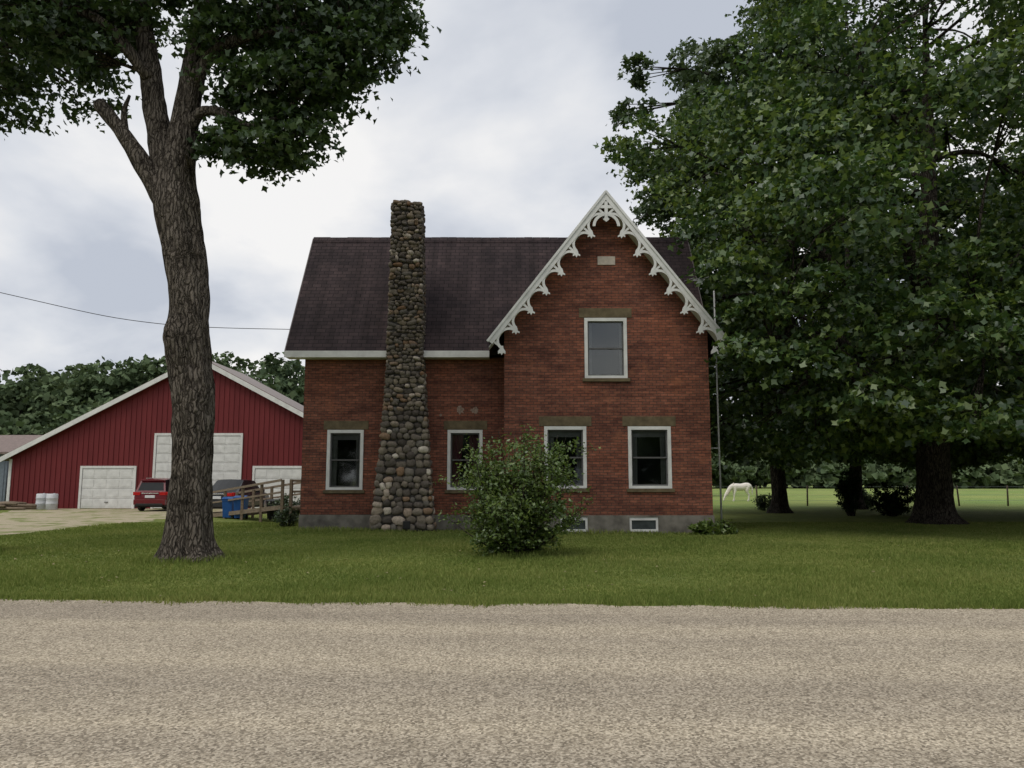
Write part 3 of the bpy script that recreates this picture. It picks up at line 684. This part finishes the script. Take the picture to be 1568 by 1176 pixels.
# big maple at right
trunk=[(16.0,29.5,-.1,.72),(16.0,29.5,.7,.62),(16.1,29.5,2.6,.55),(16.2,29.3,5,.48),(16.1,29,9,.38),(16.2,28.6,14,.25),(16.3,28.3,20,.08)]
def cutA(p):
    rr_=math.hypot(p[0]-16,p[1]-28); return 3.0+max(0,(9.5-p[0]))*.7+ (0.8 if rr_<5 else 0)
cl=crown((16.6,28,12.0),(10.3,8.6,11.0),112,2.1,1400,51,zcut=cutA,lo=.76,hi=1.08,inner=.15,thin=lambda p:.45 if p[1]>31 or p[0]>22 else 1)
cl+=[((6.7,21.9,5.3),(1.2,1.1,.45),500),((8.2,21.6,4.9),(1.4,1.2,.7),1000),((6.9,22.5,8.0),(1.4,1.3,.9),1000),((7.3,22.0,6.6),(1.2,1.2,.6),800),((10.2,21,3.9),(1.5,1.3,.7),1100),((12.5,20.5,3.3),(1.6,1.4,.6),1100),((14.8,20.3,3.2),(1.6,1.4,.6),1100),((9.2,21.2,6.6),(1.8,1.5,1.2),1300),((11.3,20.4,5.6),(1.8,1.5,1.2),1300),((13.8,20,5.5),(1.8,1.5,1.2),1300),((8.3,22.2,9.6),(1.8,1.6,1.1),1300),
 ((9.0,22.8,3.9),(1.2,1.2,.5),650),((10.8,22.5,3.1),(1.4,1.3,.5),850)]
cl+=skirt((16.3,28),7.6,6.0,3.0,14,1.8,900,55,keep=lambda p:p[0]>8.5); cl+=skirt((16.5,28.5),4.6,3.6,3.6,8,1.8,750,56)
limbs=[[(16.1,29.4,3.6,.3),(13.5,27,5.2,.22),(10.5,24.3,6.0,.15),(7.6,22.3,5.8,.05)],[(16.1,29.4,4.4,.3),(15,26,6.5,.2),(13.6,22.5,6.0,.1)],[(16.1,29.3,5.5,.3),(12.5,28,9,.2),(9,26.5,12,.08)],[(16.2,29.3,5,.28),(19.5,27,7.5,.2),(22,24,9,.08)],[(16.1,29,7,.26),(13,25.5,12,.17),(11,23,15,.06)],[(16.1,29.4,3.3,.22),(18.5,25.5,4.6,.14),(19,22,4.6,.06)]]
tree('sugar_maple_tree',trunk,cl,.205,L_RIGHT,BARKD,51,limbs,trunkseg=32,rf=trunk_rf(8.0,.5),zmin=3.5,steps=8,per=36)
# oak behind
trunk=[(13.4,39,-.1,.48),(13.4,39,1,.37),(13.3,39,5,.33),(13.4,39,12,.28),(13.8,39,20,.15),(14,39,27,.05)]
cl=crown((14.3,38,16.5),(7.9,6.5,10.0),85,1.65,950,61,zcut=lambda p:5.0,lo=.68,hi=1.06,keep=lambda p:p[0]<19,thin=lambda p:.5 if p[1]>40 else 1)
cl+=[((6.2,37.5,20.6),(1.1,1.2,.7),450),((5.9,37,18.0),(1.0,1.2,.7),450),((6.5,37.3,22.6),(1.0,1.2,.6),400),((7.2,37,15.6),(1.1,1.3,.9),450),((7.0,37,17),(1.1,1.2,.8),450)]
cl+=skirt((13.6,38),5.0,4.5,3.4,11,1.7,520,65)+skirt((13.6,38),5.6,4.5,5.2,11,1.9,560,66)+skirt((13.6,38),6.2,4.5,7.2,10,2.0,560,67)
tree('oak_tree',trunk,cl,.27,L_BACK,BARKD,61,trunkseg=20,rf=trunk_rf(11.0,.5),zmin=5,steps=6,per=30)
for i,(x,y,hh,rr_,k,zl) in enumerate(((27.5,38,22,7.5,42,3.2),(31,33,21,6.5,26,3.4),(19.5,44,20,5.5,28,3.4))):
    trunk=[(x,y,-.1,.42),(x,y,1,.33),(x+.1,y,5,.3),(x,y,12,.2),(x,y,hh,.06)]
    cl=crown((x,y,hh*.56),(rr_,rr_,hh*.42),k,2.2,600,71+i,zcut=lambda p:zl)+skirt((x,y),rr_*.75,rr_*.75,3.5,10,2.0,420,75+i)+skirt((x,y),rr_*.8,rr_*.8,5.4,9,2.1,420,175+i)
    tree('maple_tree',trunk,cl,.42,L_RIGHT,BARKD,71+i,trunkseg=14,zmin=4,steps=4,rf=trunk_rf(3.0*i,.4))
# shrubs
def shrub(name,x,y,h,w,n,seed,ls=.075,mat=L_BUSH,stems=26,shape=KITE,wild=.0,sprig=9,tmin=.30):
    r=np.random.default_rng(seed); root=empty(name,(x,y,0)); mb=MB(); PP=[];QQ=[]
    for i in range(stems):
        a=r.random()*2*math.pi; q=math.sqrt(r.random()); top=np.array([math.cos(a)*w*q,math.sin(a)*w*q,h*(1-.42*q**2)*r.uniform(.68-wild*.25,1.03)])
        if wild and r.random()<.25: top*=r.uniform(1.02,1.10)
        mid=top*np.array([.5,.5,.45])+r.normal(size=3)*.08
        S=spline([[math.cos(a)*.14,math.sin(a)*.14,0,.024],[*mid,.015],[*top,.004]],6); mb.tube(S[:,:3],S[:,3],5)
        for j in range(sprig):
            t_=r.uniform(tmin,1.0); b=S[min(len(S)-1,int(t_*(len(S)-1))),:3]; o_=r.normal(size=3)*.24*w/1.2; o_[2]=abs(o_[2])*.8-.08
            e=b+o_; mb.tube([b,e],[.006,.003],4)
            k=max(4,int(n/stems/sprig*r.uniform(.4,1.6))); L_=r.random((k,1)); p=b+(e-b)*L_*1.15+r.normal(size=(k,3))*.06
            PP.append(p); QQ.append(np.repeat(norm(np.array([[b[0]+1e-3,b[1],.4]])),k,0))
    mb.obj('stems',BARKD,root); P=np.vstack(PP); P[:,2]=np.maximum(P[:,2],.04)
    leaves('foliage',P,np.vstack(QQ),ls,mat,root,shape,seed)
shrub('lilac_shrub',.10,16.9,3.05,1.50,27000,91,.085,stems=84,wild=1,sprig=12,tmin=.22)
shrub('yew_shrub',15.5,35.6,2.3,.62,4200,81,.13,L_FIR,26); shrub('yew_shrub',17.3,35.4,1.7,1.15,4200,82,.13,L_FIR,24); shrub('yew_shrub',18.7,34.5,1.9,.9,3500,83,.13,L_FIR,22)
shrub('small_shrub',13.7,42,1.1,.7,2500,92,.1,L_BACK,14); shrub('small_shrub',-9.0,31.6,1.25,.8,3500,93,.09,L_BACK,14); shrub('small_shrub',-7.9,27.2,.8,.45,1500,96,.08,L_BACK,10)
shrub('small_shrub',21.5,47,1.3,1.2,3500,94,.12,L_BACK,16); shrub('hosta_plant',5.75,23.35,.42,.42,420,95,.16,L_BUSH,12,LEAF)
shrub('hosta_plant',6.35,23.6,.50,.35,420,97,.12,L_BUSH,12)
# distant trees
def treeline(name,spec,mat,seed,lobes=14,cz=.50,rzf=.46):
    r=np.random.default_rng(seed); root=empty(name); mb=MB(); PP=[];QQ=[]
    for (x,y,h,w,n,ls) in spec:
        mb.tube([(x,y,0),(x,y,h*.7)],[.25,.1],6)
        for (c,rad,m) in crown((x,y,h*cz),(w,w,h*rzf),lobes,w*.55,n/lobes,int(r.integers(1e6)),lo=.55,hi=.95):
            P,Q,_=clump_pts(c,rad,max(20,int(m)),r,9); PP.append(P);QQ.append(Q)
    mb.obj('trunks',BARKD,root); P=np.vstack(PP); P[:,2]=np.maximum(P[:,2],.1)
    leaves('foliage',P,np.vstack(QQ),spec[0][5],mat,root,QUAD,seed,up=.45)
r=random.Random(9); sp_=[]
for i in range(66): sp_.append((-112+i*1.9+r.uniform(-1,1),r.uniform(92,112),r.uniform(15.5,20.5),r.uniform(4.0,5.4),2600,.60))
for i in range(34): sp_.append((-84+i*3.1+r.uniform(-1,1),r.uniform(80,88),r.uniform(9,14),r.uniform(3.4,4.4),1300,.60))
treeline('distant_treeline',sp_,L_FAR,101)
sp_=[]
for i in range(66): sp_.append((0+i*3.8+r.uniform(-1.5,1.5),r.uniform(165,190),r.uniform(14,20),r.uniform(5,7),1100,1.35))
for i in range(60): sp_.append((5+i*4+r.uniform(-1.5,1.5),r.uniform(158,163),r.uniform(5,8),r.uniform(4,5),500,1.35))
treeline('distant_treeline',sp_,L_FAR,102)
sp_=[]
for i in range(30): sp_.append((-70+i*4.8+r.uniform(-1.5,1.5),r.uniform(-38,-28),r.uniform(10,16),r.uniform(4.5,6),900,1.15))
treeline('roadside_treeline',sp_,L_BACK,103)
# pasture fence
F_=empty('pasture_fence'); mb=MB()
for i in range(17):
    x=9.2+i*3.2; mb.tube([(x,49.5+.1*math.sin(i*3),0),(x+.04*math.sin(i*5),49.5,1.3)],[.055,.05],7)
for zz in (.35,.7,1.0,1.22): mb.tube([(9.2+i*3.2,49.44,zz+.01*math.sin(i*4)) for i in range(17)],[.005]*17,4,1)
mb.obj('posts_and_wire',[WOOD,METAL],F_)
# ------------------------------------------------------------------ horse
def horse(loc,s,rot):
    root=empty('white_horse',loc); root.scale=(s,s,s); root.rotation_euler=(0,0,rot)
    mb=MB()
    def ch(pts,seg=14):
        S=spline(pts,5); mb.tube(S[:,:3],np.maximum(S[:,3],.012),seg)
    ch([(.93,0,1.18,.08),(.84,0,1.22,.22),(.55,0,1.23,.29),(.1,0,1.14,.30),(-.35,0,1.17,.29),(-.62,0,1.18,.23),(-.74,0,1.16,.10)],18)      # trunk
    ch([(-.45,0,1.28,.22),(-.75,0,1.13,.20),(-1.0,0,.86,.145),(-1.2,0,.58,.11),(-1.24,0,.50,.09)])                                   # neck
    ch([(-1.14,0,.62,.06),(-1.22,0,.50,.125),(-1.30,0,.34,.10),(-1.38,0,.17,.072),(-1.42,0,.07,.065),(-1.43,0,.04,.03)])              # head
    ch([(.88,0,1.34,.05),(.98,0,1.22,.06),(1.05,0,.9,.075),(1.04,0,.55,.03)],8)                                                       # tail
    for sg,fo,ho in ((1,.02,.08),(-1,-.16,-.10)):
        ch([(-.46,sg*.13,1.1,.16),(-.47,sg*.16,.85,.11),(-.47+fo*.5,sg*.16,.52,.062),(-.46+fo*.8,sg*.16,.30,.042),(-.46+fo,sg*.16,.14,.05),(-.50+fo,sg*.16,.05,.06),(-.51+fo,sg*.16,.0,.068)],10)
        ch([(.66,sg*.12,1.2,.22),(.56+ho*.3,sg*.16,.90,.16),(.66+ho*.7,sg*.16,.66,.09),(.78+ho,sg*.16,.50,.066),(.75+ho,sg*.16,.30,.045),(.73+ho,sg*.16,.14,.05),(.68+ho,sg*.16,.05,.06),(.67+ho,sg*.16,.0,.068)],10)
        ch([(-1.15,sg*.07,.60,.035),(-1.09,sg*.09,.70,.03),(-1.07,sg*.095,.77,.012)],6)
    o=mb.obj('body',simple('horse_coat',(.78,.74,.68),.8,.06,3),root)
    m=o.modifiers.new('r','REMESH'); m.mode='VOXEL'; m.voxel_size=.022; m.use_smooth_shade=True
    m2=o.modifiers.new('s','SMOOTH'); m2.iterations=4; m2.factor=.5
    mb=MB()
    for i in range(12):
        k=i/11; mb.tube([(-.52-.58*k,.0,1.50-.80*k),(-.60-.52*k,-.14,1.34-.74*k),(-.60-.52*k,-.17,1.16-.70*k)],[.04,.05,.01],6)
    for sg in (-1,1): mb.cyl((-1.29,sg*.10-.01,.40),.018,.02,'y',8,1)
    mb.obj('mane_and_eyes',[simple('mane',(.55,.5,.42),.9),BLACK],root)
horse((17.9,61,0),.95,.1)
rr_=np.random.default_rng(5); n=160; P=np.stack([rr_.uniform(-10,14,n),rr_.uniform(10.6,22,n),np.full(n,.05)],1)
leaves('fallen_leaves',P,np.zeros((n,3)),.05,simple('dry_leaf',(.26,.22,.12),.9,.4,2),None,LEAF,6,up=1.5,rnd=.3)
# ------------------------------------------------------------------ world and sun
w=bpy.data.worlds.new('World'); sc.world=w; w.use_nodes=True; nt=w.node_tree; bg=nt.nodes['Background']
el,az=58,-142
sky=nt.nodes.new('ShaderNodeTexSky'); sky.sky_type='NISHITA'; sky.sun_disc=False; sky.sun_elevation=math.radians(el); sky.sun_rotation=math.radians(az); sky.air_density=1; sky.dust_density=3
def wn(ty,ins=None,**kw):
    nd=nt.nodes.new(ty)
    for k,v in kw.items(): setattr(nd,k,v)
    for k,v in (ins or {}).items():
        if isinstance(v,bpy.types.NodeSocket): nt.links.new(v,nd.inputs[k])
        else: nd.inputs[k].default_value=v
    return nd
tc=wn('ShaderNodeTexCoord').outputs['Generated']; sx=wn('ShaderNodeSeparateXYZ',{0:tc})
dz=wn('ShaderNodeMath',{0:wn('ShaderNodeMath',{0:sx.outputs['Z'],1:0.0},operation='MAXIMUM').outputs[0],1:.42},operation='ADD').outputs[0]
px=wn('ShaderNodeMath',{0:sx.outputs['X'],1:dz},operation='DIVIDE').outputs[0]; py=wn('ShaderNodeMath',{0:sx.outputs['Y'],1:dz},operation='DIVIDE').outputs[0]
cv=wn('ShaderNodeCombineXYZ',{0:px,1:py,2:3.3}).outputs[0]
nz=wn('ShaderNodeTexNoise',{'Vector':cv,'Scale':2.1,'Detail':6.0,'Roughness':.5,'Distortion':.15}).outputs['Fac']
rp=wn('ShaderNodeValToRGB',{'Fac':nz}); e=rp.color_ramp.elements
e[0].position=.37; e[0].color=(.54,.58,.66,1); e[1].position=.60; e[1].color=(.96,.95,.94,1)
e=rp.color_ramp.elements.new(.47); e.color=(.73,.755,.805,1)
mul=wn('ShaderNodeVectorMath',{0:rp.outputs[0],1:(10,10,10)},operation='MULTIPLY').outputs[0]
mx=wn('ShaderNodeMix',data_type='RGBA'); mx.inputs[0].default_value=.94; nt.links.new(sky.outputs[0],mx.inputs[6]); nt.links.new(mul,mx.inputs[7])
nt.links.new(mx.outputs[2],bg.inputs['Color']); bg.inputs['Strength'].default_value=.1
sl=bpy.data.lights.new('sun','SUN'); sl.energy=1.45; sl.angle=math.radians(30); sl.color=(1,.93,.82)
so=bpy.data.objects.new('sun',sl); col.objects.link(so)
dirv=Vector((math.sin(math.radians(az))*math.cos(math.radians(el)),math.cos(math.radians(az))*math.cos(math.radians(el)),math.sin(math.radians(el))))
so.rotation_euler=dirv.to_track_quat('Z','Y').to_euler(); so.location=(0,0,40)
# ------------------------------------------------------------------ camera
cam=bpy.data.cameras.new('camera'); cam.lens=27.05; cam.sensor_width=36; cam.clip_end=2500; cam.clip_start=.05
co_=bpy.data.objects.new('camera',cam); col.objects.link(co_); co_.location=(0,0,1.6); co_.rotation_euler=(math.radians(90+7.16),0,0); sc.camera=co_
